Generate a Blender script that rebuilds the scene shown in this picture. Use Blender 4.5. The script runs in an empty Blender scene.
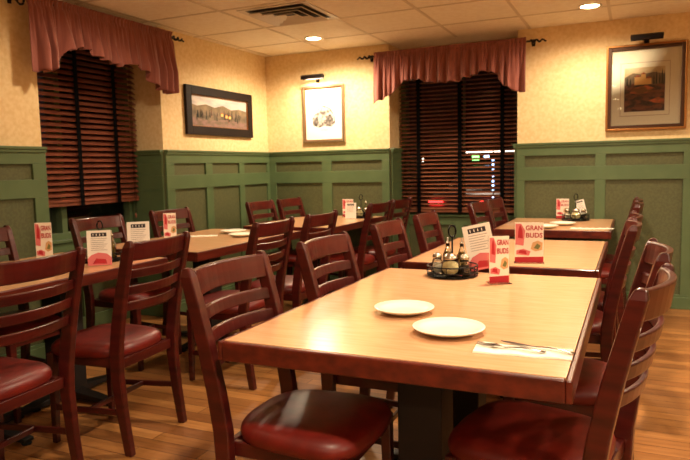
import bpy, bmesh, math, random
from mathutils import Matrix, Vector
random.seed(7)
SC = bpy.context.scene
COL = SC.collection
PI = math.pi
R = math.radians

# ------------------------------------------------------------------ materials
def srgb(r, g, b):
    f = lambda c: (c/255/12.92) if c/255 <= .04045 else ((c/255+.055)/1.055)**2.4
    return (f(r), f(g), f(b), 1)
MATS = {}
def mat(name, col, rough=.5, metal=0, spec=.5, coat=0, noise=None, bump=None, trans=0, emit=None, ior=1.45, sheen=0, coatr=.1):
    m = bpy.data.materials.new(name); m.use_nodes = True
    nt = m.node_tree; b = nt.nodes['Principled BSDF']
    b.inputs['Base Color'].default_value = srgb(*col)
    b.inputs['Roughness'].default_value = rough
    b.inputs['Metallic'].default_value = metal
    b.inputs['Specular IOR Level'].default_value = spec
    b.inputs['Coat Weight'].default_value = coat
    b.inputs['Coat Roughness'].default_value = coatr
    b.inputs['Transmission Weight'].default_value = trans
    b.inputs['IOR'].default_value = ior
    b.inputs['Sheen Weight'].default_value = sheen
    if emit:
        b.inputs['Emission Color'].default_value = srgb(*emit[0]); b.inputs['Emission Strength'].default_value = emit[1]
    if noise or bump:
        tc = nt.nodes.new('ShaderNodeTexCoord')
    if noise:   # (colour2, scale(xyz), detail, low, high)
        c2, sc, det, lo, hi = noise
        mp = nt.nodes.new('ShaderNodeMapping'); mp.inputs['Scale'].default_value = sc
        n = nt.nodes.new('ShaderNodeTexNoise'); n.inputs['Scale'].default_value = 1; n.inputs['Detail'].default_value = det
        r = nt.nodes.new('ShaderNodeValToRGB')
        r.color_ramp.elements[0].position = lo; r.color_ramp.elements[0].color = srgb(*col)
        r.color_ramp.elements[1].position = hi; r.color_ramp.elements[1].color = srgb(*c2)
        nt.links.new(tc.outputs['Object'], mp.inputs[0]); nt.links.new(mp.outputs[0], n.inputs['Vector'])
        nt.links.new(n.outputs['Fac'], r.inputs[0]); nt.links.new(r.outputs[0], b.inputs['Base Color'])
    if bump:    # (scale, strength, distance)
        n = nt.nodes.new('ShaderNodeTexNoise'); n.inputs['Scale'].default_value = bump[0]; n.inputs['Detail'].default_value = 3
        bp = nt.nodes.new('ShaderNodeBump'); bp.inputs['Strength'].default_value = bump[1]; bp.inputs['Distance'].default_value = bump[2]
        nt.links.new(tc.outputs['Object'], n.inputs['Vector']); nt.links.new(n.outputs['Fac'], bp.inputs['Height'])
        nt.links.new(bp.outputs[0], b.inputs['Normal'])
    MATS[name] = m
    return m
mat('wallpaper', (220,190,138), .8, noise=((230,204,156), (34,34,34), 4, .36, .64), bump=(55,.15,.003))
mat('green_paint', (80,98,64), .45, noise=((85,103,68), (6,6,6), 3, .4, .6))
mat('green_panel', (78,80,50), .6, noise=((86,89,56), (60,60,60), 3, .4, .6), bump=(90,.2,.003))
mat('ceiling_tile', (236,226,206), .9, noise=((230,218,196), (25,25,25), 5, .4, .62), bump=(140,.3,.003))
mat('grid', (206,190,164), .6)
mat('mahogany', (76,20,15), .3, coat=.25, noise=((52,13,11), (4,4,30), 3, .35, .65))
mat('vinyl', (104,22,14), .42, spec=.5, noise=((88,18,12), (14,14,14), 3, .4, .6), bump=(60,.12,.002))
mat('laminate', (206,162,122), .20, spec=.5, noise=((198,151,109), (9,60,9), 4, .35, .65))
mat('edge_wood', (96,32,18), .35, coat=.3, noise=((70,20,12), (20,3,30), 3, .35, .62))
mat('black_metal', (16,14,14), .5, metal=.2)
mat('column_black', (22,16,14), .55)
mat('wire', (20,17,16), .35, metal=.7)
mat('slat', (136,76,54), .42, noise=((110,58,42), (8,8,60), 3, .35, .65), coat=.2)
mat('slat_dark', (150,90,64), .45, noise=((120,70,48), (8,8,60), 3, .35, .65), coat=.1)
mat('tape', (8,7,8), .95, spec=.1)
mat('curtain', (148,84,70), .8, sheen=.3, noise=((130,70,58), (40,40,4), 3, .35, .65), bump=(160,.2,.002))
mat('iron', (28,20,18), .45, metal=.6)
mat('china', (248,242,224), .18, coat=.4)
mat('napkin', (238,232,214), .8)
mat('steel', (170,165,160), .2, metal=1)
mat('cap_metal', (190,180,165), .25, metal=1)
mat('glass', (245,248,245), .03, trans=1, ior=1.45)
mat('acrylic', (250,250,250), .05, trans=1, ior=1.2)
mat('salt', (232,226,212), .9)
mat('cheese', (228,212,160), .9)
mat('pepper', (60,48,38), .9)
mat('oil', (150,120,30), .2, trans=.5)
mat('card_paper', (236,222,204), .5)
mat('card_white', (236,228,216), .5)
mat('card_red', (176,30,40), .5)
mat('card_pink', (214,110,110), .5)
mat('card_tan', (206,160,110), .5)
mat('card_dark', (44,34,34), .5)
mat('card_grey', (160,146,138), .6)
mat('card_green', (110,110,60), .6)
mat('frame_silver', (172,150,118), .3, metal=.8)
mat('frame_gold', (150,100,50), .35, metal=.7)
mat('frame_bronze', (66,40,22), .4, metal=.5)
mat('frame_black', (26,14,11), .6, spec=.25)
mat('mat_board', (240,234,208), .8)
mat('art_white', (238,232,220), .8)
mat('sketch', (190,182,172), .9, noise=((96,88,82), (28,28,28), 6, .42, .6))
mat('sketch_dark', (130,122,114), .9, noise=((72,66,62), (40,40,40), 6, .4, .6))
mat('a_sky', (206,182,134), .8, noise=((222,204,164), (6,6,14), 3, .4, .6))
mat('a_sky2', (176,170,168), .8, noise=((206,196,184), (4,4,14), 4, .4, .6))
mat('a_hill', (140,118,90), .8, noise=((112,96,72), (10,10,10), 4, .4, .6))
mat('a_hill2', (96,84,66), .8, noise=((128,108,86), (16,16,16), 5, .4, .6))
mat('a_field', (206,104,64), .8, noise=((120,80,44), (12,12,20), 4, .4, .6))
mat('a_field2', (134,104,96), .8, noise=((108,92,74), (14,14,30), 4, .4, .6))
mat('a_dark', (52,38,36), .8, noise=((124,74,52), (14,14,30), 5, .42, .6))
mat('a_house', (230,184,110), .8)
mat('a_roof', (170,84,50), .8)
mat('a_cyp', (34,36,26), .8)
mat('vent_paint', (206,196,180), .5)
mat('vent_dark', (40,32,26), .7)
mat('lamp_trim', (230,225,215), .4)
mat('lamp_glow', (255,240,210), .5, emit=((255,226,176), 22))
mat('picture_bulb', (255,240,210), .5, emit=((255,226,176), 12))
mat('window_paint', (86,104,68), .5)
mat('asphalt', (30,29,30), .9, noise=((42,40,40), (3,3,3), 4, .4, .6))
mat('car_paint', (120,112,104), .3, coat=.6)
mat('car_glass', (12,14,16), .1)
mat('rubber', (14,14,14), .8)
mat('tail_red', (200,20,20), .4, emit=((255,40,40), 5))
mat('neon_white', (255,255,255), .4, emit=((255,225,200), 3.5))
mat('neon_blue', (200,220,255), .4, emit=((170,205,255), 3.5))
mat('neon_green', (150,220,120), .4, emit=((120,230,110), 3))
mat('neon_amber', (255,180,90), .4, emit=((255,170,90), 3))
mat('facade', (70,52,40), .8, noise=((54,40,32), (3,3,3), 3, .4, .6))

def pane_mat():
    m = bpy.data.materials.new('pane'); m.use_nodes = True; nt = m.node_tree
    for n in list(nt.nodes): nt.nodes.remove(n)
    o = nt.nodes.new('ShaderNodeOutputMaterial'); mx = nt.nodes.new('ShaderNodeMixShader')
    t = nt.nodes.new('ShaderNodeBsdfTransparent'); g = nt.nodes.new('ShaderNodeBsdfGlossy'); fr = nt.nodes.new('ShaderNodeFresnel')
    g.inputs['Roughness'].default_value = .02; fr.inputs['IOR'].default_value = 1.5
    nt.links.new(fr.outputs[0], mx.inputs[0]); nt.links.new(t.outputs[0], mx.inputs[1]); nt.links.new(g.outputs[0], mx.inputs[2])
    nt.links.new(mx.outputs[0], o.inputs[0]); MATS['pane'] = m
pane_mat()

def floor_mat():
    m = bpy.data.materials.new('floor_planks'); m.use_nodes = True; nt = m.node_tree; b = nt.nodes['Principled BSDF']
    tc = nt.nodes.new('ShaderNodeTexCoord'); br = nt.nodes.new('ShaderNodeTexBrick')
    br.inputs['Color1'].default_value = srgb(182,128,72); br.inputs['Color2'].default_value = srgb(128,80,42)
    br.inputs['Mortar'].default_value = srgb(84,46,22); br.inputs['Scale'].default_value = 1
    br.inputs['Brick Width'].default_value = .85; br.inputs['Row Height'].default_value = .085
    br.inputs['Mortar Size'].default_value = .0022; br.inputs['Bias'].default_value = -.1; br.offset = .37
    n = nt.nodes.new('ShaderNodeTexNoise'); n.inputs['Scale'].default_value = 1; n.inputs['Detail'].default_value = 5
    mp = nt.nodes.new('ShaderNodeMapping'); mp.inputs['Scale'].default_value = (3,45,1)
    rp = nt.nodes.new('ShaderNodeValToRGB'); rp.color_ramp.elements[0].position = .3; rp.color_ramp.elements[0].color = (.6,.52,.45,1)
    rp.color_ramp.elements[1].position = .7; rp.color_ramp.elements[1].color = (1.05,1.05,1.05,1)
    mx = nt.nodes.new('ShaderNodeMixRGB'); mx.blend_type = 'MULTIPLY'; mx.inputs[0].default_value = .75
    L = nt.links.new
    L(tc.outputs['Object'], br.inputs['Vector']); L(tc.outputs['Object'], mp.inputs[0]); L(mp.outputs[0], n.inputs['Vector'])
    L(n.outputs['Fac'], rp.inputs[0]); L(br.outputs['Color'], mx.inputs[1]); L(rp.outputs[0], mx.inputs[2])
    L(mx.outputs[0], b.inputs['Base Color']); b.inputs['Roughness'].default_value = .38
    MATS['floor_planks'] = m
floor_mat()

# ------------------------------------------------------------------ mesh helpers
class MB:
    def __init__(s): s.bm = bmesh.new(); s.mi = 0
    def _f(s, vs):
        try: f = s.bm.faces.new(vs); f.material_index = s.mi; return f
        except ValueError: return None
    def box(s, x0, x1, y0, y1, z0, z1, M=None):
        P = [(x, y, z) for z in (z0, z1) for y in (y0, y1) for x in (x0, x1)]
        v = [s.bm.verts.new(M @ Vector(p) if M else p) for p in P]
        for q in ((0,2,3,1),(4,5,7,6),(0,1,5,4),(2,6,7,3),(0,4,6,2),(1,3,7,5)): s._f([v[i] for i in q])
        return s
    def loft(s, rings, cap=True, closed=False):
        R_ = [[s.bm.verts.new(p) for p in r] for r in rings]
        n = len(R_[0]); m = len(R_)
        for i in range(m if closed else m-1):
            a, b = R_[i], R_[(i+1) % m]
            for j in range(n): s._f([a[j], a[(j+1)%n], b[(j+1)%n], b[j]])
        if cap and not closed: s._f(R_[0][::-1]); s._f(R_[-1])
        return s
    def tube(s, pts, r, seg=8, closed=False):
        pts = [Vector(p) for p in pts]; rings = []
        n = len(pts)
        for i, p in enumerate(pts):
            if closed: d = pts[(i+1)%n] - pts[i-1]
            else: d = pts[min(i+1,n-1)] - pts[max(i-1,0)]
            d.normalize()
            up = Vector((0,0,1)) if abs(d.z) < .9 else Vector((1,0,0))
            a = d.cross(up).normalized(); b = a.cross(d).normalized()
            rr = r[i] if isinstance(r, (list,tuple)) else r
            rings.append([p + (a*math.cos(t)+b*math.sin(t))*rr for t in [2*PI*k/seg for k in range(seg)]])
        return s.loft(rings, closed=closed)
    def lathe(s, prof, c=(0,0,0), seg=24, sx=1, sy=1):
        rings = [[(c[0]+r*sx*math.cos(2*PI*k/seg), c[1]+r*sy*math.sin(2*PI*k/seg), c[2]+z) for k in range(seg)] for r, z in prof]
        return s.loft(rings)
    def prism(s, poly, y0, y1):     # poly in (x,z)
        a = [(x, y0, z) for x, z in poly]; b = [(x, y1, z) for x, z in poly]
        return s.loft([a, b])
    def flat(s, poly, y):
        s._f([s.bm.verts.new((x, y, z)) for x, z in poly]); return s
    def build(s, name, m, parent=None, bevel=0, smooth=False, loc=None, rz=0, sub=0):
        bmesh.ops.recalc_face_normals(s.bm, faces=s.bm.faces)
        me = bpy.data.meshes.new(name); s.bm.to_mesh(me); s.bm.free()
        for mm in (m if isinstance(m, list) else [m]): me.materials.append(MATS[mm])
        o = bpy.data.objects.new(name, me); COL.objects.link(o)
        if smooth:
            for p in me.polygons: p.use_smooth = True
        if parent: o.parent = parent
        if loc: o.location = loc
        if rz: o.rotation_euler.z = rz
        if bevel:
            b = o.modifiers.new('bevel', 'BEVEL'); b.width = bevel; b.segments = 2; b.limit_method = 'ANGLE'; b.angle_limit = R(35)
        if sub:
            b = o.modifiers.new('sub', 'SUBSURF'); b.levels = sub; b.render_levels = sub
        return o
def art(name, parent, polys, y, step=.0004):
    b = MB(); names = []
    for i, (m, poly) in enumerate(polys):
        if m not in names: names.append(m)
        b.mi = names.index(m); b.flat(poly, y - i*step)
    for f in b.bm.faces:
        f.normal_update()
        if f.normal.y > 0: f.normal_flip()
    me = bpy.data.meshes.new(name); b.bm.to_mesh(me); b.bm.free()
    for n in names: me.materials.append(MATS[n])
    o = bpy.data.objects.new(name, me); COL.objects.link(o); o.parent = parent
    return o
def rect(x0, x1, z0, z1): return [(x0,z0),(x1,z0),(x1,z1),(x0,z1)]
def text_obj(body, size, m, parent, x, y, z, width=None):
    cu = bpy.data.curves.new('t', 'FONT'); cu.body = body; cu.size = size; cu.align_x = 'CENTER'; cu.extrude = .0002; cu.offset = size*.025
    t = bpy.data.objects.new('t', cu); COL.objects.link(t)
    dg = bpy.context.evaluated_depsgraph_get()
    me = bpy.data.meshes.new_from_object(t.evaluated_get(dg))
    bpy.data.objects.remove(t); bpy.data.curves.remove(cu)
    me.name = 'lettering'; me.materials.clear(); me.materials.append(MATS[m])
    xs = [v.co.x for v in me.vertices]; w = max(xs)-min(xs); k = (width/w) if width else 1
    me.transform(Matrix(((k,0,0,x),(0,0,-1,y),(0,1,0,z),(0,0,0,1))))
    o = bpy.data.objects.new('lettering', me); COL.objects.link(o); o.parent = parent
    return o
def tag(o, label, cat, group=None):
    o['label'] = label; o['category'] = cat
    if group: o['group'] = group
    return o
def thing(name, label, cat, loc, rz=0, group=None):
    o = bpy.data.objects.new(name, None); COL.objects.link(o); o.empty_display_size = .05
    o.location = loc; o.rotation_euler = (0,0,rz)
    return tag(o, label, cat, group)
def struct(o): o['kind'] = 'structure'; return o
def sthing(name):
    o = bpy.data.objects.new(name, None); COL.objects.link(o); o.empty_display_size = .05
    return struct(o)
def dup(root, loc, rz, label, group=None):
    r = root.copy(); COL.objects.link(r); r.location = loc; r.rotation_euler = (0,0,rz)
    r['label'] = label
    if group: r['group'] = group
    for ch in list(root.children):
        c = ch.copy(); COL.objects.link(c); c.parent = r
        for g in list(ch.children):
            d = g.copy(); COL.objects.link(d); d.parent = c
    return r

# ------------------------------------------------------------------ camera
H = 1.24
cam = bpy.data.cameras.new('camera'); cam.lens = 635/690*36; cam.sensor_width = 36; cam.clip_start = .05
co = bpy.data.objects.new('camera', cam); COL.objects.link(co)
Rm = [[0.9108234514714905,-0.020805758782160975,0.41227146475478993],[0.4122237303553783,0.09842019859695883,-0.9057511030299834],[-0.02173100047070747,0.9949274269561744,0.09822005247864815]]
M = Matrix(Rm).to_4x4(); M.translation = (0,0,H); co.matrix_world = M
cam.dof.use_dof = True; cam.dof.focus_distance = 1.6; cam.dof.aperture_fstop = 11
SC.camera = co

# ------------------------------------------------------------------ room shell
XL, YB, ZC = -3.58, 5.92, 2.42
XR, YF = 3.0, -5.0
LY0, LY1 = 3.04, 4.24        # recess of the left window
BX0, BX1 = -2.19, -.965      # recess of the back window
DEP = .34
WZ0, WZ1 = .74, 2.28
struct(MB().box(XL-.5, XR+.2, YF-.2, YB+.5, -.1, 0).build('floor', 'floor_planks'))
struct(MB().box(XL-.5, XR+.2, YF-.2, YB+.5, ZC, ZC+.1).build('ceiling', 'ceiling_tile'))
b = MB()
x = -2.18
while x > XL: x -= .66
x += .66
while x < XR: b.box(x-.012, x+.012, YF, YB, ZC-.004, ZC+.001); x += .66
y = 5.38
while y > YF: b.box(XL, XR, y-.012, y+.012, ZC-.0035, ZC+.001); y -= .66
struct(b.build('trim_1', 'grid'))
W_ = .5
b = MB(); b.box(XL-W_, XL, YF-.2, LY0, 0, ZC); b.box(XL-W_, XL, LY1, YB+W_, 0, ZC)
b.box(XL-W_, XL-DEP, LY0, LY1, 0, WZ0); b.box(XL-W_, XL-DEP, LY0, LY1, WZ1, ZC)
struct(b.build('wall_left', 'wallpaper'))
b = MB(); b.box(XL, BX0, YB, YB+W_, 0, ZC); b.box(BX1, XR+.2, YB, YB+W_, 0, ZC)
b.box(BX0, BX1, YB+DEP, YB+W_, 0, WZ0); b.box(BX0, BX1, YB+DEP, YB+W_, WZ1, ZC)
struct(b.build('wall_back', 'wallpaper'))
struct(MB().box(XR, XR+.2, YF-.2, YB, 0, ZC).build('wall_right', 'wallpaper'))
struct(MB().box(XL, XR, YF-.2, YF, 0, ZC).build('wall_front', 'wallpaper'))

trim_n = [1]
def wainscot(o, u, n, length, panels, cap=True, base=True, top=1.40):
    """o origin on the wall, u direction along it, n outward normal; panels = list of (u0,u1)"""
    trim_n[0] += 1
    root = sthing('trim_%d' % trim_n[0])
    U, N = Vector(u), Vector(n)
    Mx = Matrix((( U.x, N.x, 0, o[0]), (U.y, N.y, 0, o[1]), (0,0,1,0), (0,0,0,1)))
    T0, T = .008, .026
    MB().box(0, length, 0, T0, 0, top, Mx).build('panel', 'green_panel', root)
    f = MB()
    rails = [(0,.12),(1.085,1.205),(1.305,top)]
    for z0, z1 in rails: f.box(0, length, T0, T, z0, z1, Mx)
    edges = [0] + [q for p in panels for q in p] + [length]
    for k in range(0, len(edges), 2):
        for z0, z1 in ((.12,1.085),(1.205,1.305)):
            if edges[k+1] - edges[k] > .001: f.box(edges[k], edges[k+1], T0, T, z0, z1, Mx)
    f.build('rail_frame', 'green_paint', root, bevel=.002)
    if cap:
        c = MB(); c.box(0, length, 0, T+.018, top, top+.018, Mx); c.box(0, length, T, T+.010, top-.02, top, Mx)
        c.build('cap_rail', 'green_paint', root, bevel=.003)
    if base:
        MB().box(0, length, T, T+.010, 0, .10, Mx).build('base_board', 'green_paint', root, bevel=.003)
    return root
# left wall near segment (y YF..3.04)
pl = []
y = LY0-.10
while y-.46 > YF: pl.insert(0, (y-.46-YF, y-YF)); y -= .54
wainscot((XL, YF, 0), (0,1,0), (1,0,0), LY0-YF, pl)
# far segment
o_ = LY1
wainscot((XL, LY1, 0), (0,1,0), (1,0,0), YB-LY1, [(4.34-o_,4.78-o_),(4.88-o_,5.32-o_),(5.41-o_,5.85-o_)])
# back left
wainscot((XL, YB, 0), (1,0,0), (0,-1,0), BX0-XL, [(.10,.65),(.76,1.31)])
# back right
pl = []; x = BX1 + .07
while x + .59 < XR: pl.append((x-BX1, x+.59-BX1)); x += .675
wainscot((BX1, YB, 0), (1,0,0), (0,-1,0), XR-BX1, pl)
# recess returns
wainscot((XL-DEP, LY1, 0), (1,0,0), (0,-1,0), DEP, [])
wainscot((XL-DEP, LY0, 0), (1,0,0), (0,1,0), DEP, [])
wainscot((BX0, YB, 0), (0,1,0), (1,0,0), DEP, [])
wainscot((BX1, YB, 0), (0,1,0), (-1,0,0), DEP, [])
# below the windows
wainscot((XL-DEP, LY0, 0), (0,1,0), (1,0,0), LY1-LY0, [(.08,.56),(.64,1.12)], cap=True, top=1.40) if False else None
def under(o, u, n, length):
    trim_n[0] += 1
    root = sthing('trim_%d' % trim_n[0]); U, N = Vector(u), Vector(n)
    Mx = Matrix((( U.x, N.x, 0, o[0]), (U.y, N.y, 0, o[1]), (0,0,1,0), (0,0,0,1)))
    MB().box(0, length, 0, .008, 0, WZ0, Mx).build('panel', 'green_panel', root)
    f = MB()
    for z0, z1 in ((0,.12),(.64,WZ0)): f.box(0, length, .008, .026, z0, z1, Mx)
    for a, c in ((0,.08),(length/2-.04,length/2+.04),(length-.08,length)): f.box(a, c, .008, .026, .12, .64, Mx)
    f.build('rail_frame', 'green_paint', root, bevel=.002)
under((XL-DEP, LY0, 0), (0,1,0), (1,0,0), LY1-LY0)
under((BX0, YB+DEP, 0), (1,0,0), (0,-1,0), BX1-BX0)
# plain wainscot on the unseen walls, so that side views and reflections hold
pl = []; y = .1
while y+.6 < YB-YF: pl.append((y, y+.59)); y += .675
wainscot((XR, YF, 0), (0,1,0), (-1,0,0), YB-YF, pl)
pl = []; y = .1
while y+.6 < XR-XL: pl.append((y, y+.59)); y += .675
wainscot((XL, YF, 0), (1,0,0), (0,1,0), XR-XL, pl)

# windows : built in a local frame, x along the wall, room side = -y, y=0 is the recess back face
def window(num, loc, rz, width, z0, z1, mull, slat_mat, blind_bottom, tilt, pitch, tapes, label):
    root = sthing('window_%d' % num); root.location = loc; root.rotation_euler.z = rz
    f = MB()
    f.box(0, .05, .01, .12, z0, z1); f.box(width-.05, width, .01, .12, z0, z1)
    f.box(.05, width-.05, .01, .12, z0, z0+.05); f.box(.05, width-.05, .01, .12, z1-.05, z1)
    for m in mull: f.box(m-.025, m+.025, .01, .12, z0+.05, z1-.05)
    f.build('window_frame', 'window_paint', root, bevel=.003)
    g = MB()
    xs = [.05] + [q for m in mull for q in (m-.025, m+.025)] + [width-.05]
    for k in range(0, len(xs), 2): g.box(xs[k], xs[k+1], .07, .074, z0+.05, z1-.05)
    g.build('window_pane', 'pane', root)
    MB().box(0.002, width-.002, -.045, .01, z0-.02, z0+.004).build('window_sill', 'green_paint', root, bevel=.004)
    t = thing('window_blind', label, 'blind', loc, rz)
    s = MB(); z = blind_bottom + .045; top = z1-.05
    while z < top:
        Mx = Matrix.Translation((0, -.065, z)) @ Matrix.Rotation(tilt, 4, 'X')
        s.box(.015, width-.015, -.025, .025, -.0015, .0015, Mx); z += pitch
    s.build('slats', slat_mat, t)
    MB().box(.015, width-.015, -.075, -.052, blind_bottom, blind_bottom+.038).build('bottom_rail', slat_mat, t, bevel=.004)
    MB().box(.010, width-.010, -.095, -.03, z1-.05, z1+.02).build('head_rail', slat_mat, t, bevel=.004)
    for x in tapes:
        q = MB(); q.box(x-.019, x+.019, -.0945, -.0935, blind_bottom-.002, z1-.05)
        q.box(x-.019, x+.019, -.0375, -.0365, blind_bottom-.002, z1-.05)
        q.box(x-.019, x+.019, -.0945, -.0365, blind_bottom-.003, blind_bottom-.0015)
        q.build('ladder_tape', 'tape', t)
    for x in (width-.10, width-.085):
        MB().tube([(x, -.10, z1-.03), (x, -.10, blind_bottom-.10)], .0016, 6).build('pull_cord', 'tape', t)
    tl = MB(); tl.lathe([(.003,0),(.009,-.012),(.007,-.035),(.002,-.04)], (width-.10, -.10, blind_bottom-.10), 10)
    tl.build('cord_tassel', 'slat_dark', t, smooth=True)
window(1, (XL-DEP, LY0, 0), R(90), LY1-LY0, WZ0, WZ1, [.46], 'slat', .995, R(38), .043, [.55, .93],
       'reddish wooden slat blind with black tapes, half lowered in the left wall window')
window(2, (BX0, YB+DEP, 0), 0, BX1-BX0, WZ0, WZ1, [.62], 'slat_dark', .77, R(20), .040, [.215, .635, 1.045],
       'dark wooden slat blind with three black tapes in the back wall window')

# valances and rods
def valance(name, label, loc, rz, width, z_rod, prof, seed, group):
    """local x along wall, room side = -y"""
    rnd = random.Random(seed)
    t = thing(name, label, 'valance', loc, rz, group)
    NU, NV = 260, 22
    ph = [rnd.uniform(0, 6.28) for _ in range(6)]
    def zb(x):
        for (a, za), (c, zc) in zip(prof, prof[1:]):
            if a <= x <= c:
                k = (x-a)/(c-a); k = k*k*(3-2*k); return za+(zc-za)*k
        return prof[-1][1]
    ztop = z_rod + .035
    bm = bmesh.new(); grid = []
    for i in range(NU+1):
        u = i/NU; x = u*width; row = []
        warp = x + .018*math.sin(9*x+ph[0]) + .012*math.sin(23*x+ph[1])
        big = math.sin(2*PI*warp/.092 + ph[2]); med = math.sin(2*PI*warp/.057+ph[3]); small = math.sin(2*PI*warp/.024+ph[4])
        bot = zb(x) + .005*big
        for j in range(NV+1):
            v = j/NV; z = ztop + (bot-ztop)*v**.9
            d = max(0, min(1, (z_rod-.02 - z)/.28))
            amp = .65+.35*math.sin(5.3*x+ph[5])
            off = -.020 - d*.03 - (.004+.040*d*amp)*big - .014*d*med - .009*(1-d)*small
            if abs(z-z_rod) < .024: off = off*.5
            if abs(z-z_rod) < .03: off += .006*math.cos((z-z_rod)/.03*PI/2)*0
            row.append(bm.verts.new((x + .006*d*med, off, z)))
        grid.append(row)
    for i in range(NU):
        for j in range(NV): bm.faces.new([grid[i][j], grid[i+1][j], grid[i+1][j+1], grid[i][j+1]])
    me = bpy.data.meshes.new('curtain_cloth'); bm.to_mesh(me); bm.free(); me.materials.append(MATS['curtain'])
    for p in me.polygons: p.use_smooth = True
    o = bpy.data.objects.new('curtain_cloth', me); COL.objects.link(o); o.parent = t
    so = o.modifiers.new('thick', 'SOLIDIFY'); so.thickness = .003
    # side returns of cloth back to the wall
    return t
def rod(label, loc, rz, x0, x1, z, group, ring=False):
    t = thing('curtain_rod', label, 'curtain rod', loc, rz, group)
    MB().tube([(x0, 0, z), (x1, 0, z)], .009, 10).build('pole', 'iron', t, smooth=True)
    for sgn, xe in ((-1, x0), (1, x1)):
        f = MB(); pts = []; rr = []
        for k in range(25):
            a = k/24; pts.append((xe + sgn*.13*a, .011*math.sin(a*16)*(1-a*.4), z + .011*math.cos(a*16)*(1-a*.3)-.002)); rr.append(.011*(1-a*.4))
        f.tube(pts, rr, 8)
        if ring and sgn < 0:
            f.tube([(x0-.01+.026*math.cos(q), -.0, z-.018+.03*math.sin(q)) for q in [2*PI*k/20 for k in range(20)]], .007, 8, closed=True)
        f.build('finial', 'iron', t, smooth=True)
        br = MB(); xb = xe + sgn*.012
        br.tube([(xb, .0, z), (xb, .088, z-.004)], .006, 8); br.lathe([(.014,-.03),(.018,0),(.014,.03)], (xb, .094, z), 12, 1, .35)
        br.build('bracket', 'iron', t, smooth=True)
    return t
LV = 2.90
valance('window_valance', 'gathered dusty rose valance over the left wall window', (XL+.10, LV, 0), R(90), 1.37, 2.335,
        [(0,1.885),(.10,1.89),(.20,1.93),(.27,2.05),(.40,2.085),(.56,2.04),(.74,2.01),(.88,2.045),(.98,2.01),(1.10,1.92),(1.22,1.865),(1.37,1.87)], 3, 'rose valances')
rod('dark iron curtain rod with ring bracket above the left wall window', (XL+.10, LV, 0), R(90), -.02, 1.42, 2.335, 'iron curtain rods', True)
BV = -2.30
valance('window_valance', 'gathered dusty rose valance over the back wall window', (BV, YB-.10, 0), 0, 1.425, 2.295,
        [(0,1.84),(.10,1.88),(.20,1.93),(.31,2.035),(.42,2.045),(.60,2.0),(.80,1.995),(.93,2.03),(1.06,2.07),(1.16,2.045),(1.24,1.93),(1.34,1.875),(1.425,1.85)], 11, 'rose valances')
rod('dark iron curtain rod with twisted ends above the back wall window', (BV, YB-.10, 0), 0, -.05, 1.46, 2.295, 'iron curtain rods')

# ------------------------------------------------------------------ pictures
def frame(bx, w, h, z0, t1, t2, m1, m2, parent, d=.03):
    def ring(bd, o, i, m, name, y1):
        f = MB(); a, c = o, i
        f.box(-w/2+a, -w/2+c, y1, 0, z0+a, z0+h-a); f.box(w/2-c, w/2-a, y1, 0, z0+a, z0+h-a)
        f.box(-w/2+c, w/2-c, y1, 0, z0+a, z0+c); f.box(-w/2+c, w/2-c, y1, 0, z0+h-c, z0+h-a)
        f.build(name, m, parent, bevel=.003)
    ring(0, 0, t1, m1, 'picture_frame', -d)
    if t2: ring(0, t1, t1+t2, m2, 'inner_frame', -d*.75)
def picture_lamp(x, z, w, label, lit, group):
    t = thing('picture_lamp', label, 'picture lamp', (x, YB-.004, z), 0, group)
    s = MB()
    prof = [(-.026,-.022),(-.024,.010),(0,.026),(.024,.010),(.026,-.022),(.021,-.022),(.019,.006),(0,.019),(-.019,.006),(-.021,-.022)]
    s.loft([[(xx, -.125+p, q) for p, q in prof] for xx in (-w/2, w/2)]); s.box(-w/2-.002,-w/2+.002,-.146,-.104,-.004,.018); s.box(w/2-.002,w/2+.002,-.146,-.104,-.004,.018)
    s.build('lamp_shade', 'iron', t, bevel=.001)
    MB().tube([(0,-.12,.015),(0,-.06,.03),(0,-.004,-.02)], .005, 8).build('arm', 'iron', t, smooth=True)
    MB().lathe([(.004,0),(.02,0),(.02,.001)], (0,0,0), 4) if False else None
    MB().tube([(-w*.32,-.125,.001),(w*.32,-.125,.001)], .007, 8).build('bulb', 'picture_bulb' if lit else 'lamp_trim', t)
    MB().box(-.02,.02,-.006,0,-.045,.005).build('mount_plate', 'iron', t, bevel=.001)
    return t
# sketch in silver frame
w, h = .47, .575
p = thing('framed_picture', 'pencil sketch on white paper in a slim silver frame under a lit lamp', 'picture', (-2.90, YB-.002, 0), 0)
frame(0, w, h, 1.50, .022, .008, 'frame_silver', 'frame_gold', p)
def sk(u, v): return (-w/2+u*w, 1.50+v*h)
blob = [(.24,.30),(.22,.42),(.27,.50),(.33,.52),(.38,.62),(.46,.66),(.55,.64),(.66,.60),(.73,.52),(.78,.45),(.77,.33),(.70,.27),(.50,.29),(.38,.26)]
blob2 = [(.26,.30),(.27,.42),(.35,.47),(.37,.36),(.33,.28)]; blob3 = [(.55,.28),(.58,.45),(.66,.50),(.72,.42),(.72,.31)]
art('artwork', p, [('art_white', rect(-w/2+.028, w/2-.028, 1.528, 1.50+h-.028)), ('sketch', [sk(*q) for q in blob]), ('sketch_dark', [sk(*q) for q in blob2]), ('sketch_dark', [sk(*q) for q in blob3]),
    ('card_grey', [sk(.42,.215), sk(.60,.215), sk(.60,.222), sk(.42,.222)])], -.010)
picture_lamp(-2.960, 2.150, .24, 'slim dark picture lamp, lit, above the framed pencil sketch', True, 'picture lamps')
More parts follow.
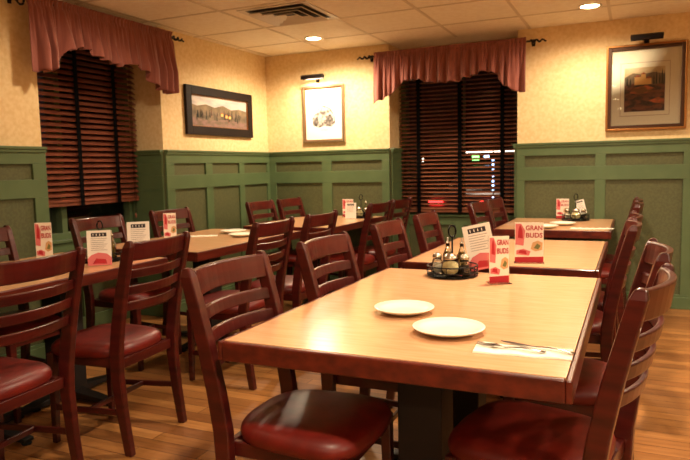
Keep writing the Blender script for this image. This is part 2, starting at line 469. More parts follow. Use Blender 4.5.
# landscape in gold frame
w, h = .61, .705
p = thing('framed_picture', 'painting of a hillside villa with cypresses in a wide cream mat and gold frame', 'picture', (.075, YB-.002, 0), 0)
frame(0, w, h, 1.495, .018, .026, 'frame_gold', 'frame_bronze', p, .035)
def gk(u, v): return (-w/2+u*w, 1.495+(1-v)*h)
L = [('mat_board', rect(-w/2+.03, w/2-.03, 1.525, 1.495+h-.03)),
     ('frame_gold', [gk(.185,.83),gk(.795,.83),gk(.795,.21),gk(.185,.21)]), ('mat_board', [gk(.189,.826),gk(.791,.826),gk(.791,.214),gk(.189,.214)]),
     ('a_sky', [gk(.235,.5),gk(.735,.5),gk(.735,.27),gk(.235,.27)]),
     ('a_hill', [gk(.235,.5),gk(.735,.5),gk(.735,.36),gk(.60,.33),gk(.46,.35),gk(.34,.33),gk(.235,.38)]),
     ('a_dark', [gk(.235,.78),gk(.735,.78),gk(.735,.46),gk(.6,.48),gk(.42,.44),gk(.235,.47)]),
     ('a_field', [gk(.30,.56),gk(.36,.50),gk(.50,.48),gk(.60,.51),gk(.56,.56),gk(.42,.58)]),
     ('a_house', [gk(.36,.47),gk(.36,.38),gk(.44,.38),gk(.44,.35),gk(.50,.35),gk(.50,.40),gk(.57,.40),gk(.57,.47)]),
     ('a_roof', [gk(.35,.38),gk(.40,.355),gk(.445,.38)]), ('a_roof', [gk(.435,.35),gk(.47,.325),gk(.505,.35)]), ('a_roof', [gk(.495,.40),gk(.54,.375),gk(.58,.40)]),
     ('a_field', [gk(.54,.66),gk(.66,.62),gk(.735,.65),gk(.735,.70),gk(.62,.69)])]
for cx, hh in ((.63,.16),(.67,.13),(.70,.18),(.725,.15),(.60,.11),(.27,.10),(.31,.08)):
    L.append(('a_cyp', [gk(cx-.011,.47),gk(cx+.011,.47),gk(cx+.008,.47-hh*.6),gk(cx,.47-hh),gk(cx-.008,.47-hh*.6)]))
art('artwork', p, L, -.006)
MB().box(-w/2+.044, w/2-.044, -.0150, -.0135, 1.539, 1.495+h-.044).build('picture_glass', 'pane', p)
picture_lamp(.075, 2.235, .24, 'dark bronze picture lamp, unlit, above the gold framed villa painting', False, 'picture lamps')
# panorama in black frame on the left wall
w, h = 1.05, .43
p = thing('framed_picture', 'wide landscape print in a broad black frame on the left wall', 'picture', (XL+.002, 5.06, 0), R(90))
frame(0, w, h, 1.56, .075, .006, 'frame_black', 'frame_gold', p, .03)
def pk(u, v): return (-w/2+.08+u*(w-.16), 1.64+(1-v)*(h-.16))
L = [('a_sky2', [pk(0,1),pk(1,1),pk(1,0),pk(0,0)]),
     ('a_hill', [pk(0,1),pk(1,1),pk(1,.36),pk(.85,.30),pk(.7,.36),pk(.55,.24),pk(.4,.34),pk(.25,.26),pk(.1,.34),pk(0,.28)]),
     ('a_hill2', [pk(0,1),pk(1,1),pk(1,.52),pk(.8,.48),pk(.55,.52),pk(.3,.46),pk(0,.5)]),
     ('a_field2', [pk(0,1),pk(1,1),pk(1,.78),pk(.6,.72),pk(.3,.8),pk(0,.72)])]
for k in range(26):
    cx = .05+.9*random.random(); bs = .62+.2*random.random(); hh = .14+.22*random.random()
    L.append(('a_cyp' if k%3 else 'a_dark', [pk(cx-.008,bs),pk(cx+.008,bs),pk(cx+.006,bs-hh*.6),pk(cx,bs-hh),pk(cx-.006,bs-hh*.6)]))
for cx, bs in ((.52,.62),(.60,.66),(.66,.68)):
    L.append(('a_house', [pk(cx-.02,bs),pk(cx+.02,bs),pk(cx+.02,bs-.09),pk(cx-.02,bs-.09)])); L.append(('a_roof', [pk(cx-.025,bs-.09),pk(cx+.025,bs-.09),pk(cx,bs-.14)]))
art('artwork', p, L, -.008, .0002)

# ------------------------------------------------------------------ ceiling fixtures
def spot(x, y, e, name='downlight_lamp', z=None, size=168, rad=.07):
    l = bpy.data.lights.new(name, 'SPOT'); l.energy = e; l.color = (1,.79,.55); l.spot_size = R(size); l.spot_blend = .6; l.shadow_soft_size = rad
    o = bpy.data.objects.new(name, l); COL.objects.link(o); o.location = (x, y, z or ZC-.03); return o
def downlight_proto():
    t = thing('ceiling_downlight', '', 'downlight', (-2.685, 5.30, ZC), 0, 'recessed round downlights')
    f = MB(); n = 32
    def ringp(r, z): return [(r*math.cos(2*PI*k/n), r*math.sin(2*PI*k/n), z) for k in range(n)]
    f.loft([ringp(.088,-.001), ringp(.090,-.006), ringp(.070,-.008), ringp(.066,-.002)], cap=False, closed=True)
    f.build('trim_ring', 'lamp_trim', t, smooth=True)
    MB().lathe([(.065,-.0015),(.065,-.0045),(.05,-.006)], (0,0,0), 32).build('lens', 'lamp_glow', t)
    return t
dp = downlight_proto()
LIGHTS = [(-2.685,5.30,'round recessed downlight glowing between the vent and the sketch'), (-.33,5.295,'round recessed downlight glowing in the ceiling near the gold framed painting')]
for lx in (-2.685,-.33,2.02):
    for ly in (5.30,3.15,.80,-1.55,-3.9):
        if ly > 5 and lx < 1: continue
        LIGHTS.append((lx, ly, None))
names_x = {-2.685:'left row', -.33:'middle row', 2.02:'right row'}
names_y = {5.30:'nearest the back wall', 3.15:'second from the back wall', .80:'third from the back wall', -1.55:'fourth from the back wall', -3.9:'nearest the front wall'}
for i, (lx, ly, lab) in enumerate(LIGHTS):
    lab = lab or 'recessed ceiling downlight in the %s, %s' % (names_x[lx], names_y[ly])
    if i == 0: dp['label'] = lab
    else: dup(dp, (lx, ly, ZC), 0, lab)
    e = 88
    if ly > 5 and lx > -1: e = 50
    if lx > -1 and 3 < ly < 4: e = 135
    if lx < -1 and ly < 4: e = 26
    if lx < -1 and ly < 2: e = 4
    if lx > -1 and ly < 0: e = 40
    spot(lx, ly, e)
def fill_pendant(x, y, e, label):  # unseen hanging lamp added behind the camera to brighten the ceiling
    t = thing('fill_pendant_lamp', label, 'added fill lamp', (x, y, 1.95), 0, 'added hanging fill lamps')
    MB().tube([(0,0,.14),(0,0,ZC-1.96)], .004, 8).build('cord', 'wire', t)
    MB().lathe([(.05,ZC-1.952),(.05,ZC-1.965),(.01,ZC-1.98)], (0,0,0), 20).build('ceiling_rose', 'iron', t)
    MB().lathe([(.02,.14),(.05,.13),(.14,.03),(.15,0),(.146,0),(.135,.028),(.047,.125),(.018,.134)], (0,0,0), 32).build('lamp_shade', 'mat_board', t, smooth=True)
    MB().lathe([(.012,.10),(.03,.05),(.035,.02),(.025,-.008),(.002,-.016)], (0,0,0), 16).build('bulb', 'picture_bulb', t, smooth=True)
    l = bpy.data.lights.new('fill_pendant_light', 'POINT'); l.energy = e; l.color = (1,.79,.55); l.shadow_soft_size = .06
    o = bpy.data.objects.new('fill_pendant_light', l); COL.objects.link(o); o.location = (x, y, 1.90)
fill_pendant(1.9, -3.0, 25, 'added hanging fill lamp, unseen in the front right corner of the room')
# vent
v = thing('ceiling_vent', 'square white air vent with stepped louvers in the ceiling', 'vent', (-2.43, 4.40, ZC), 0)
b = MB()
def sqring(b, r0, z0, r1, z1, th=.006):
    for s in range(4):
        Mx = Matrix.Rotation(s*PI/2, 4, 'Z')
        P = [(-r0,-r0,z0),(r0,-r0,z0),(r1,-r1,z1),(-r1,-r1,z1)]
        Q = [(p[0],p[1],p[2]+th) for p in P]
        b.loft([[Mx @ Vector(p) for p in P],[Mx @ Vector(p) for p in Q]])
for r0 in (.29,.225,.155,.085): sqring(b, r0, -.026 if r0 < .28 else -.008, r0-.045, -.004)
b.build('louver', 'vent_paint', v)
MB().box(-.285,.285,-.285,.285,-.0035,-.002).build('duct_opening', 'vent_dark', v)
s = MB(); s.tube([(0,0,0),(0,0,-.02)], .02, 12); s.build('sprinkler', 'vent_paint') if False else None

# ------------------------------------------------------------------ chair
def rail_mesh(b, z0, z1, xb, bulge, th, half, zlean=0, n=12, arch=0):
    rings = []
    for k in range(n+1):
        t = -1+2*k/n; y = t*half; x = xb - bulge*(1-t*t)
        a = arch*(1-t*t)
        rings.append([(x-th/2, y, z0), (x+th/2, y, z0), (x+th/2+zlean, y, z1+a), (x-th/2+zlean, y, z1+a)])
    b.loft(rings)
def make_chair(loc, rz, label):
    t = thing('dining_chair', label, 'chair', loc, rz, 'ladder back dining chairs')
    # post profile (x, z, depth)
    prof = [(-.222,0,.036),(-.196,.18,.044),(-.180,.36,.052),(-.182,.46,.056),(-.200,.58,.055),(-.229,.72,.051),(-.264,.86,.046),(-.281,.925,.042),(-.285,.945,.030),(-.286,.952,.014)]
    for s in (-1, 1):
        b = MB(); rings = []
        for x, z, d in prof:
            yo = s*(.195 + .010*min(1, z/.95)); wy = .034 if z < .94 else .022
            rings.append([(x-d/2, yo-wy/2, z), (x+d/2, yo-wy/2, z), (x+d/2, yo+wy/2, z), (x-d/2, yo+wy/2, z)])
        b.loft(rings); b.build('leg', 'mahogany', t, bevel=.005, smooth=False)
    for s in (-1, 1):
        b = MB(); rings = []
        for z, d in ((0,.026),(.2,.031),(.43,.038)):
            x = .192 + .012*(1-z/.43); yo = s*.185
            rings.append([(x-d/2,yo-d/2,z),(x+d/2,yo-d/2,z),(x+d/2,yo+d/2,z),(x-d/2,yo+d/2,z)])
        b.loft(rings); b.build('leg', 'mahogany', t, bevel=.004)
    b = MB(); rail_mesh(b, .862, .942, -.262, .045, .022, .192, -.014); b.build('top_rail', 'mahogany', t, bevel=.005)
    for z in (.785, .712, .640):
        b = MB(); rail_mesh(b, z, z+.040, -.212-.24*(z-.64), .042, .016, .190, -.008); b.build('back_slat', 'mahogany', t, bevel=.004)
    b = MB(); b.box(-.165,.182,-.182,-.160,.380,.425); b.box(-.165,.182,.160,.182,.380,.425); b.box(.182,.204,-.166,.166,.380,.425); b.box(-.187,-.165,-.178,.178,.380,.425)
    b.build('seat_frame', 'mahogany', t, bevel=.003)
    for s in (-1,1):
        b = MB(); b.loft([[(x,yy-.007,z-.013),(x,yy+.007,z-.013),(x,yy+.007,z+.013),(x,yy-.007,z+.013)] for x, yy, z in ((-.19, s*.195, .19), (.19, s*.185, .17))])
        b.build('side_stretcher', 'mahogany', t, bevel=.003)
    MB().box(-.007,.007,-.184,.184,.168,.192).build('cross_stretcher', 'mahogany', t, bevel=.003)
    # cushion
    out = []
    n = 48
    for k in range(n):
        a = 2*PI*k/n; cx, cy = math.cos(a), math.sin(a)
        e = .42 if cx > 0 else .62
        x = math.copysign(abs(cx)**e, cx); y = math.copysign(abs(cy)**e, cy)
        hw = .205 if x < 0 else .205+.015*x
        xx = x*.200 + .018 + (.028*(1-y*y) if x > 0 else 0)
        out.append((xx-.003, y*hw*(1+.06*min(0,x))))
    rings = []
    for sc, z in ((.96,.420),(1.0,.432),(1.01,.448),(.99,.462),(.94,.474),(.84,.483),(.6,.489),(.3,.491),(.05,.4915)):
        rings.append([(x*sc, y*sc, z) for x, y in out])
    b = MB(); b.loft(rings); b.build('seat', 'vinyl', t, smooth=True)
    return t
CH = [ # top-plane x, y centre, facing angle, label
 (-1.20,1.715,0,'red ladderback chair at the near left corner of the closest table'),
 (-1.185,2.40,0,'red ladderback chair on the left side of the closest table, beside its condiment rack'),
 (-1.19,3.17,2,'red ladderback chair on the left side of the middle table, near end'),
 (-1.17,3.79,2,'red ladderback chair on the left side of the middle table, far end'),
 (-1.10,4.95,-4,'red ladderback chair left of the far table with plates, nearer of its pair'),
 (-1.07,5.42,-4,'red ladderback chair left of the far table with plates, closest to the back blind'),
 (.05,1.78,170,'red ladderback chair at the right front, nearest the camera, seen along its curved slats'),
 (.075,2.42,183,'red ladderback chair on the right side of the closest table, behind the front right chair'),
 (-.01,3.35,182,'red ladderback chair on the right side of the middle table, near end'),
 (.00,3.85,180,'red ladderback chair on the right side of the middle table, far end'),
 (.02,4.95,180,'red ladderback chair right of the far table with plates, near end'),
 (.02,5.44,180,'red ladderback chair right of the far table with plates, closest to the green wall'),
 (-1.97,1.62,184,'dark ladderback chair at the left edge of the photo, nearest on the left'),
 (-1.945,2.24,184,'dark ladderback chair with bright red seat, second along the left tables'),
 (-1.885,3.15,181,'dark ladderback chair at the aisle side of the left middle table, near end'),
 (-1.87,3.74,181,'dark ladderback chair at the aisle side of the left middle table, far end'),
 (-1.915,4.92,178,'dark ladderback chair at the aisle side of the table under the sketch, near end'),
 (-1.915,5.46,178,'dark ladderback chair at the aisle side of the table under the sketch, far end'),
 (-3.27,2.30,0,'red ladderback chair by the left wall, only its post showing at the photo edge'),
 (-3.27,3.18,0,'red ladderback chair in front of the left window below the blind'),
 (-3.27,3.92,0,'red ladderback chair by the left wall beside the window recess, behind a leaning card'),
 (-3.14,5.02,0,'red ladderback chair by the left wall in the far corner, left of the pair'),
 (-3.10,5.50,0,'red ladderback chair by the left wall in the far corner, right of the pair'),
]
proto = None
for (tx, ty, ang, lab) in CH:
    a = R(ang); ox = tx + .278*math.cos(a); oy = ty + .278*math.sin(a)
    if proto is None: proto = make_chair((ox, oy, 0), a, lab)
    else: dup(proto, (ox, oy, 0), a, lab)

# ------------------------------------------------------------------ tables
TH = .75
def make_table(x0, x1, y0, y1, label, rz=0, cols=(0,)):
    cx, cy = (x0+x1)/2, (y0+y1)/2; w, l = (x1-x0)/2, (y1-y0)/2
    t = thing('dining_table', label, 'table', (cx, cy, 0), R(rz), 'laminate dining tables')
    e = .016
    MB().box(-w+e, w-e, -l+e, l-e, TH-.04, TH).build('tabletop', 'laminate', t)
    f = MB(); f.box(-w,-w+e,-l,l,TH-.058,TH-.001); f.box(w-e,w,-l,l,TH-.058,TH-.001); f.box(-w+e,w-e,-l,-l+e,TH-.058,TH-.001); f.box(-w+e,w-e,l-e,l,TH-.058,TH-.001)
    f.build('edge_band', 'edge_wood', t, bevel=.004)
    for c in cols:
        MB().box(-.072,.072,c-.072,c+.072,.05,TH-.052).build('column', 'column_black', t, bevel=.004)
        MB().box(-.15,.15,c-.15,c+.15,TH-.052,TH-.041).build('top_plate', 'column_black', t)
        b = MB(); arm = .33
        b.box(-.06,.06,c-.06,c+.06,.018,.062)
        for k in range(4):
            Mx = Matrix.Translation((0,c,0)) @ Matrix.Rotation(k*PI/2 , 4, 'Z')
            P0 = [(.05,-.045,.018),(.05,.045,.018),(.05,.045,.062),(.05,-.045,.062)]; P1 = [(arm,-.026,.014),(arm,.026,.014),(arm,.026,.030),(arm,-.026,.030)]
            b.loft([[Mx @ Vector(p) for p in P0], [Mx @ Vector(p) for p in P1]])
        bo = b.build('base', 'column_black', t, bevel=.004)
        for k in range(4):
            MB().lathe([(.022,0),(.024,.006),(.016,.014),(.010,.02)], ((arm-.02)*math.cos(k*PI/2), c+(arm-.02)*math.sin(k*PI/2), 0), 16).build('foot_glide', 'rubber', bo, smooth=True)
    return t
make_table(-1.085,-.115,1.475,2.87,'closest tan laminate table with two plates and a red brown edge', cols=(-.25,.27))
make_table(-1.08,-.135,3.07,4.22,'middle tan laminate table behind the closest one, holding one upright card')
make_table(-.97,-.135,4.84,YB-.04,'far tan laminate table against the green wall below the gold framed painting')
make_table(-3.26,-2.42,1.55,2.86,'tan laminate table at the left with a condiment rack, nearest the left edge', cols=(-.25,.27))
make_table(-3.24,-2.38,3.08,4.40,'tan laminate table in the left middle with plates, beside the wainscot')
make_table(-3.10,-2.24,4.66,YB-.04,'tan laminate table in the far left corner under the pencil sketch')

# ------------------------------------------------------------------ tableware
def plate(x, y, r, label, group):
    b = MB(); b.lathe([(r*.50,0),(r*.55,.002),(r*.80,.010),(r*.98,.019),(r*1.0,.021),(r*.985,.023),(r*.78,.0145),(r*.60,.0085),(r*.40,.007),(r*.05,.0065)], (0,0,0), 56)
    o = b.build('side_plate', 'china', None, smooth=True, loc=(x, y, TH+.0005)); tag(o, label, 'plate', group); return o
plate(-.692, 1.985, .101, 'round white plate on the closest table, left and slightly behind the other', 'white side plates')
plate(-.484, 1.780, .106, 'round white plate on the closest table, beside the napkin and cutlery', 'white side plates')
plate(-.605, 4.98, .10, 'white plate on the far right table, nearer the table front', 'white side plates')
plate(-.50, 5.24, .10, 'white plate on the far right table, nearer the condiment rack', 'white side plates')
plate(-2.83, 4.12, .10, 'white plate on the left middle table, nearer the green wall', 'white side plates')
plate(-2.62, 3.92, .10, 'white plate on the left middle table, nearer the aisle chairs', 'white side plates')
def napkin(x, y, lx, ly, rz, label):
    b = MB(); n = 14; rows = []
    for layer in range(2):
        z = .0006 + layer*.0022
        for i in range(n):
            pass
    rings = []
    for i in range(n+1):
        u = -lx/2 + lx*i/n; hh = .004 + .0012*math.sin(i*1.3)
        s = ly/2*(1+.04*math.sin(i*.9))
        rings.append([(u,-s,0),(u,s,0),(u,s*.98,hh),(u,0,hh+.0012),(u,-s*.98,hh)])
    b.loft(rings); o = b.build('paper_napkin', 'napkin', None, loc=(x,y,TH+.0005), rz=rz); tag(o, label, 'napkin', 'folded paper napkins'); return o
napkin(-.255, 1.665, .245, .095, R(4), 'folded white paper napkin under the fork and knife on the closest table')
napkin(-.345, 4.97, .15, .06, R(-4), 'small white napkin on the far right table, next to the plates')
napkin(-.20, 4.99, .15, .06, R(14), 'small white napkin at the right end of the far right table')
napkin(-2.93, 3.86, .22, .06, R(30), 'white napkin on the left middle table, left of its plates')
napkin(-2.50, 4.16, .22, .06, R(20), 'white napkin on the left middle table, nearest its far aisle corner')
# cutlery
def cutlery(kind, loc, rz, label):
    t = thing(kind, label, kind.split('_')[-1], loc, rz, 'cutlery on the closest table')
    b = MB(); L_ = .105
    rings = []
    for k in range(9):
        u = k/8; wv = .0045+.0035*u**2; hv = .0016; z = .002+.004*math.sin(u*PI)
        if k == 8: wv *= .6
        rings.append([(L_*u,-wv,z),(L_*u,wv,z),(L_*u,wv*.7,z+hv),(L_*u,-wv*.7,z+hv)])
    b.loft(rings); b.build('handle', 'steel', t, smooth=True)
    b = MB()
    if kind == 'table_fork':
        rings = []
        for u, wv, z in ((0,.0045,.002),(-.012,.006,.004),(-.024,.012,.005),(-.036,.0135,.004)): rings.append([(u,-wv,z),(u,wv,z),(u,wv,z+.0015),(u,-wv,z+.0015)])
        b.loft(rings)
        for q in (-.0112,-.0038,.0038,.0112): b.loft([[(u,q-wt,z),(u,q+wt,z),(u,q+wt,z+.0014),(u,q-wt,z+.0014)] for u, z, wt in ((-.034,.004,.0022),(-.055,.0025,.0018),(-.076,.006,.0009))])
        b.build('tines', 'steel', t, smooth=False)
    else:
        rings = []
        for k in range(8):
            u = -.1*k/7; wv = (.0045+.006*math.sin(min(1,k/5)*PI/2))*(1 if k < 6 else (.75 if k == 6 else .25))
            rings.append([(u,-wv,.002),(u,wv*.5,.002),(u,wv*.5,.0034),(u,-wv,.0028)])
        b.loft(rings); b.build('blade', 'steel', t)
    return t
cutlery('table_fork', (-.300, 1.660, TH+.0068), R(-6), 'steel fork lying on the napkin, tines to the left')
cutlery('table_knife', (-.225, 1.690, TH+.0068), R(-16), 'steel knife lying on the napkin beside the fork')

# condiment rack, jars, cards
def make_rack(loc, rz, label, r=.110):
    t = thing('condiment_rack', label, 'condiment rack', loc, rz, 'wire condiment racks')
    b = MB()
    for z in (.006, .022, .048):
        b.tube([(r*math.cos(2*PI*k/36), r*math.sin(2*PI*k/36), z) for k in range(36)], .0032, 6, closed=True)
    for k in range(10):
        a = 2*PI*k/10; b.tube([(r*math.cos(a), r*math.sin(a), .006), (r*math.cos(a), r*math.sin(a), .048)], .002, 6)
    b.build('wire_basket', 'wire', t, smooth=True)
    MB().lathe([(r*.97,.003),(r*.97,.006),(r*.2,.006)], (0,0,0), 36).build('tray', 'wire', t)
    b = MB(); b.tube([(0,0,.005),(0,0,.175)], .004, 8)
    b.tube([(.016*math.sin(q), 0, .198-.026*math.cos(q)) for q in [2*PI*k/18 for k in range(18)]], .004, 8, closed=True)
    b.build('loop_handle', 'wire', t, smooth=True)
    return t
def make_shaker(loc, fill, label):
    t = thing('glass_shaker', label, 'shaker', loc, 0, 'glass shakers in the racks'); t.scale = (1.2,1.2,1.2)
    g = MB().lathe([(.017,0),(.020,.003),(.021,.03),(.018,.052),(.015,.058),(.0125,.056),(.016,.05),(.0185,.03),(.017,.006),(.002,.005)], (0,0,0), 18).build('glass_body', 'glass', t, smooth=True)
    MB().lathe([(.0155,.0065),(.0168,.03),(.0165,.038),(.002,.038)], (0,0,0), 16).build('filling', fill, g, smooth=True)
    MB().lathe([(.0165,.0585),(.0175,.066),(.015,.074),(.008,.079),(.001,.080)], (0,0,0), 18).build('cap', 'cap_metal', t, smooth=True)
    return t
def make_jar(loc, label):
    t = thing('cheese_jar', label, 'jar', loc, 0, 'cream coloured cheese jars'); t.scale = (1.15,1.15,1.15)
    g = MB().lathe([(.028,0),(.034,.008),(.036,.03),(.032,.052),(.024,.062),(.021,.060),(.029,.05),(.033,.03),(.031,.01),(.002,.006)], (0,0,0), 22).build('glass_body', 'glass', t, smooth=True)
    MB().lathe([(.027,.009),(.0318,.03),(.0285,.048),(.015,.056),(.002,.057)], (0,0,0), 20).build('filling', 'cheese', g, smooth=True)
    MB().lathe([(.025,.0625),(.027,.070),(.022,.080),(.010,.087),(.001,.088)], (0,0,0), 20).build('cap', 'cap_metal', t, smooth=True)
    return t
def make_bottle(loc, label):
    t = thing('oil_bottle', label, 'bottle', loc, 0, 'oil bottles in the racks')
    g = MB().lathe([(.020,0),(.023,.004),(.023,.075),(.015,.098),(.009,.112),(.009,.128),(.0065,.128),(.0065,.112),(.012,.096),(.0205,.073),(.0205,.007),(.002,.006)], (0,0,0), 18).build('glass_body', 'glass', t, smooth=True)
    MB().lathe([(.0195,.0075),(.0195,.072),(.012,.093),(.002,.093)], (0,0,0), 16).build('filling', 'oil', g, smooth=True)
    MB().lathe([(.010,.1285),(.010,.136),(.004,.139),(.003,.158),(.001,.158)], (0,0,0), 12).build('cap', 'cap_metal', t, smooth=True)
    return t
RK = [ # x, y, name, items [(kind,dx,dy,desc)]
 (-.725, 2.735, 'on the closest table', True),
 (-2.69, 2.63, 'on the near left table', True),
 (-.44, 5.69, 'on the far right table', False),
 (-2.40, 5.66, 'on the far left corner table', False)]
rk0 = sh0 = jr0 = bt0 = None
def put(protoname, fn, loc, *a):
    pass
P = {}
def inst(kind, loc, label, fill='salt'):
    key = kind + fill
    if key not in P:
        P[key] = {'shaker': lambda: make_shaker(loc, fill, label), 'jar': lambda: make_jar(loc, label), 'bottle': lambda: make_bottle(loc, label)}[kind]()
        return P[key]
    return dup(P[key], loc, 0, label)
for (x, y, nm, big) in RK:
    lab = 'round black wire condiment rack ' + nm
    if rk0 is None: rk0 = make_rack((x, y, TH+.0005), R(20), lab)
    else: dup(rk0, (x, y, TH+.0005), R(20), lab)
    z = TH+.0075
    inst('shaker', (x-.066, y-.010, z), 'salt shaker with silver cap, left in rack ' + nm)
    inst('jar', (x+.005, y-.052, z), 'cream filled cheese jar, front of rack ' + nm)
    inst('shaker', (x+.062, y-.030, z), 'pepper shaker with silver cap, right in rack ' + nm, 'pepper')
    inst('bottle', (x+.030, y+.052, z), 'tall yellow oil bottle, back of rack ' + nm)
    if big: inst('bottle', (x-.036, y+.056, z), 'tall yellow oil bottle, back left of rack ' + nm)

def promo_card(loc, rz, w, h, label, holder=True, tilt=0):
    t = thing('table_tent_card', label, 'table card', loc, rz, 'upright red and white promotional cards')
    t.rotation_euler = (tilt, 0, rz)
    cd = MB().box(-w/2, w/2, -.0015, .0015, .003, h).build('card', 'card_paper', t)
    if holder:
        MB().box(-w/2-.004, w/2+.004, .003, .0055, .0, h+.004).build('clear_holder', 'acrylic', t)
        MB().box(-w/2-.004, w/2+.004, -.030, .040, 0, .0025).build('holder_foot', 'acrylic', t)
    def k(u, v): return (-w/2+u*w, .003+v*(h-.003))
    polys = [('card_red', [k(0,0),k(1,0),k(1,.15),k(0,.13)]),
             ('card_pink', [k(.02,.45),k(.30,.42),k(.36,.80),k(.22,.97),k(.02,.97)]),
             ('card_red', [k(.10,.62),k(.28,.60),k(.26,.82),k(.18,.95),k(.12,.82)]),
             ('card_tan', [k(.55,.34),k(.72,.28),k(.95,.32),k(.97,.50),k(.80,.55),k(.62,.50)]),
             ('card_green', [k(.66,.36),k(.82,.33),k(.90,.42),k(.78,.48)]),
             ('card_pink', [k(.05,.20),k(.50,.17),k(.55,.28),k(.30,.34),k(.05,.30)]),
             ('card_red', [k(.12,.24),k(.42,.20),k(.38,.30),k(.18,.31)])]
    art('print', cd, polys, -.0019, .0002)
    text_obj('GRAN', h*.16, 'card_red', cd, w*.17, -.0036, .003+h*.80, w*.58)
    text_obj('BUDS', h*.16, 'card_red', cd, w*.17, -.0036, .003+h*.62, w*.58)
    return t
def menu_card(loc, rz, w, h, label, tilt=(0,0), pink=True):
    t = thing('menu_card', label, 'menu card', loc, rz, 'white menu cards')
    t.rotation_euler = (tilt[0], tilt[1], rz)
    cd = MB().box(-w/2, w/2, -.0012, .0012, 0, h).build('card', 'card_white', t)
    def k(u, v): return (-w/2+u*w, v*h)
    polys = [('card_dark', [k(.18,.82),k(.82,.82),k(.82,.93),k(.18,.93)])]
    for i in range(7): polys.append(('card_grey', [k(.16,.76-i*.055),k(.84-.07*(i%3),.76-i*.055),k(.84-.07*(i%3),.773-i*.055),k(.16,.773-i*.055)]))
    if pink: polys += [('card_pink', [k(0,0),k(1,0),k(1,.22),k(.8,.33),k(.45,.37),k(.15,.30),k(0,.2)]), ('card_red', [k(.2,.05),k(.8,.04),k(.75,.17),k(.35,.2)])]
    for u in (.30,.44,.58,.72): polys.append(('card_white', [k(u-.05,.845),k(u-.02,.845),k(u-.02,.905),k(u-.05,.905)]))
    art('print', cd, polys, -.0016, .0002)
    return t
TZ = TH+.0005
promo_card((-.497, 2.615, TZ), R(28), .082, .195, 'narrow red and white card in a clear holder on the closest table, turned sideways')
promo_card((-.462, 3.20, TZ), R(10), .135, .20, 'wide red and white card standing on the middle right table')
promo_card((-.560, 5.835, TZ), R(0), .105, .175, 'small red and white card on the far right table, left of its rack')
promo_card((-2.575, 5.74, TZ), R(8), .11, .175, 'small red and white card on the far left corner table')
promo_card((-2.93, 2.46, TZ), R(35), .085, .225, 'tall red and cream card standing at the left side of the near left table', False)
promo_card((-2.93, 3.50, TZ), R(40), .085, .20, 'red and cream card on the left middle table, before the recess corner chair')
menu_card((-.605, 2.85, TZ+.018), R(12), .125, .205, 'white menu card with pink foot leaning out of the rack on the closest table', (R(-4), R(-12)))
menu_card((-2.56, 2.49, TZ+.002), R(40), .120, .185, 'white menu card with pink foot leaning before the rack on the near left table', (R(-5), 0))
menu_card((-2.61, 2.84, TZ+.002), R(40), .125, .20, 'white menu card behind the near left rack, partly hidden by a chair rail', (R(-5), 0))
menu_card((-.385, 5.70, TZ+.055), R(5), .07, .12, 'small white menu card tucked in the rack on the far right table', (R(-4), R(-14)), False)
menu_card((-2.455, 5.53, TZ+.002), R(5), .11, .15, 'small white menu card leaning before the rack on the far left corner table', (R(-4), 0), False)

# ------------------------------------------------------------------ outside
struct(MB().box(-30, 20, YB+.5, 40, -.35, -.15).build('ground', 'asphalt'))
struct(MB().box(-24, XL-.5, -20, YB+.5, -.35, -.15).build('ground', 'asphalt'))
def make_car(loc, rz, label):
    t = thing('parked_car', label, 'car', loc, rz)
    body = [(-2.1,.25),(-2.15,.55),(-2.05,.80),(-1.5,.92),(-.9,1.35),(.5,1.38),(1.15,.95),(2.0,.80),(2.15,.55),(2.1,.25)]
    MB().prism(body, -.82, .82).build('body', 'car_paint', t, bevel=.06)
    MB().prism([(-1.35,.95),(-.85,1.28),(.45,1.31),(1.0,.95)], -.835, .835).build('side_window', 'car_glass', t, bevel=.01)
    for x in (-1.35,1.35):
        for y in (-.80,.80): 
            w_ = MB(); w_.loft([[(x+.32*math.cos(q), yy, .32+.32*math.sin(q)) for q in [2*PI*k/24 for k in range(24)]] for yy in (y-.1,y+.1)]); w_.build('wheel', 'rubber', t)
    MB().box(-2.17,-2.09,-.75,-.45,.62,.70).build('tail_light', 'tail_red', t); MB().box(-2.17,-2.09,.45,.75,.62,.70).build('tail_light', 'tail_red', t)
    MB().box(-2.165,-2.13,-.5,.5,.38,.50).build('number_plate', 'lamp_trim', t)
    return t
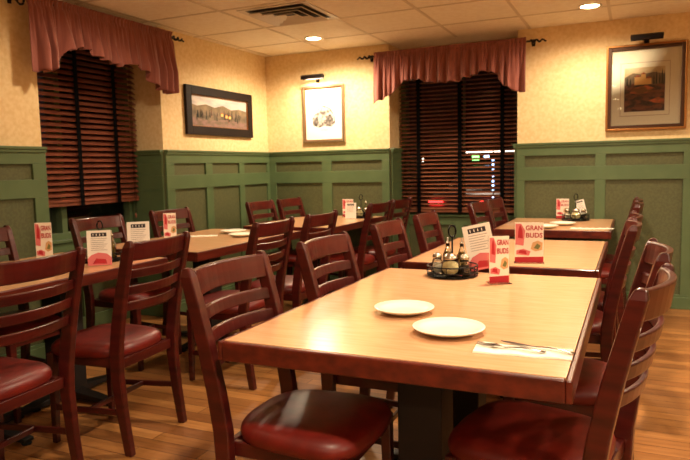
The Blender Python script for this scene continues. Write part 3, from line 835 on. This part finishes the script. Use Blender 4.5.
make_car((-2.30, 14.1, -.15), R(70), 'pale parked car with a red tail light seen through the back blind')
f = MB().box(-9, 3, 20, 21, -.15, 5).build('shop_building', 'facade'); tag(f, 'dark low building across the lot beyond the back window', 'building')
tag(MB().box(-3.55,-2.25,14,14.05,1.50,1.56).build('lit_strip_sign', 'neon_white'), 'long white lit strip seen through the back blind', 'light')
q = MB()
for k in range(12): q.box(-2.335,-2.305,11.6,11.63,.25+k*.095,.30+k*.095)
t = thing('light_string', 'vertical string of bluish lights on a thin post seen through the back blind', 'light', (0,0,0))
q.build('bulbs', 'neon_blue', t); MB().box(-2.33,-2.31,11.635,11.655,-.15,1.5).build('post', 'iron', t)
tag(MB().box(-3.42,-3.30,16,16.05,1.36,1.48).build('round_sign_light', 'neon_blue'), 'small bluish white sign light outside, beside the green one', 'light')
tag(MB().box(-3.72,-3.55,16,16.05,1.34,1.46).build('green_sign_light', 'neon_green'), 'small green sign light outside the back window', 'light')
t = thing('path_lamp', 'tiny bright post lamp outside near the left tape of the back blind', 'lamp', (-4.07,13,-.15))
MB().tube([(0,0,0),(0,0,1.47)], .02, 8).build('post', 'iron', t)
MB().lathe([(.01,1.47),(.035,1.51),(.01,1.55)], (0,0,0), 10).build('lamp_head', 'neon_white', t)

# ------------------------------------------------------------------ light and world
w = bpy.data.worlds.new('night'); SC.world = w; w.use_nodes = True
w.node_tree.nodes['Background'].inputs[0].default_value = (.012,.010,.010,1); w.node_tree.nodes['Background'].inputs[1].default_value = .6
# bulb of the lit picture lamp
l = bpy.data.lights.new('picture_lamp_bulb', 'AREA'); l.shape = 'RECTANGLE'; l.size = .18; l.size_y = .02; l.energy = 3.0; l.color = (1,.80,.52)
o = bpy.data.objects.new('picture_lamp_bulb', l); COL.objects.link(o); o.location = (-2.960, YB-.129, 2.135); o.rotation_euler = (R(38), 0, 0)
SC.view_settings.view_transform = 'Standard'; SC.view_settings.look = 'None'; SC.view_settings.gamma = 1
SC.view_settings.use_curve_mapping = False; SC.view_settings.exposure = 0.9
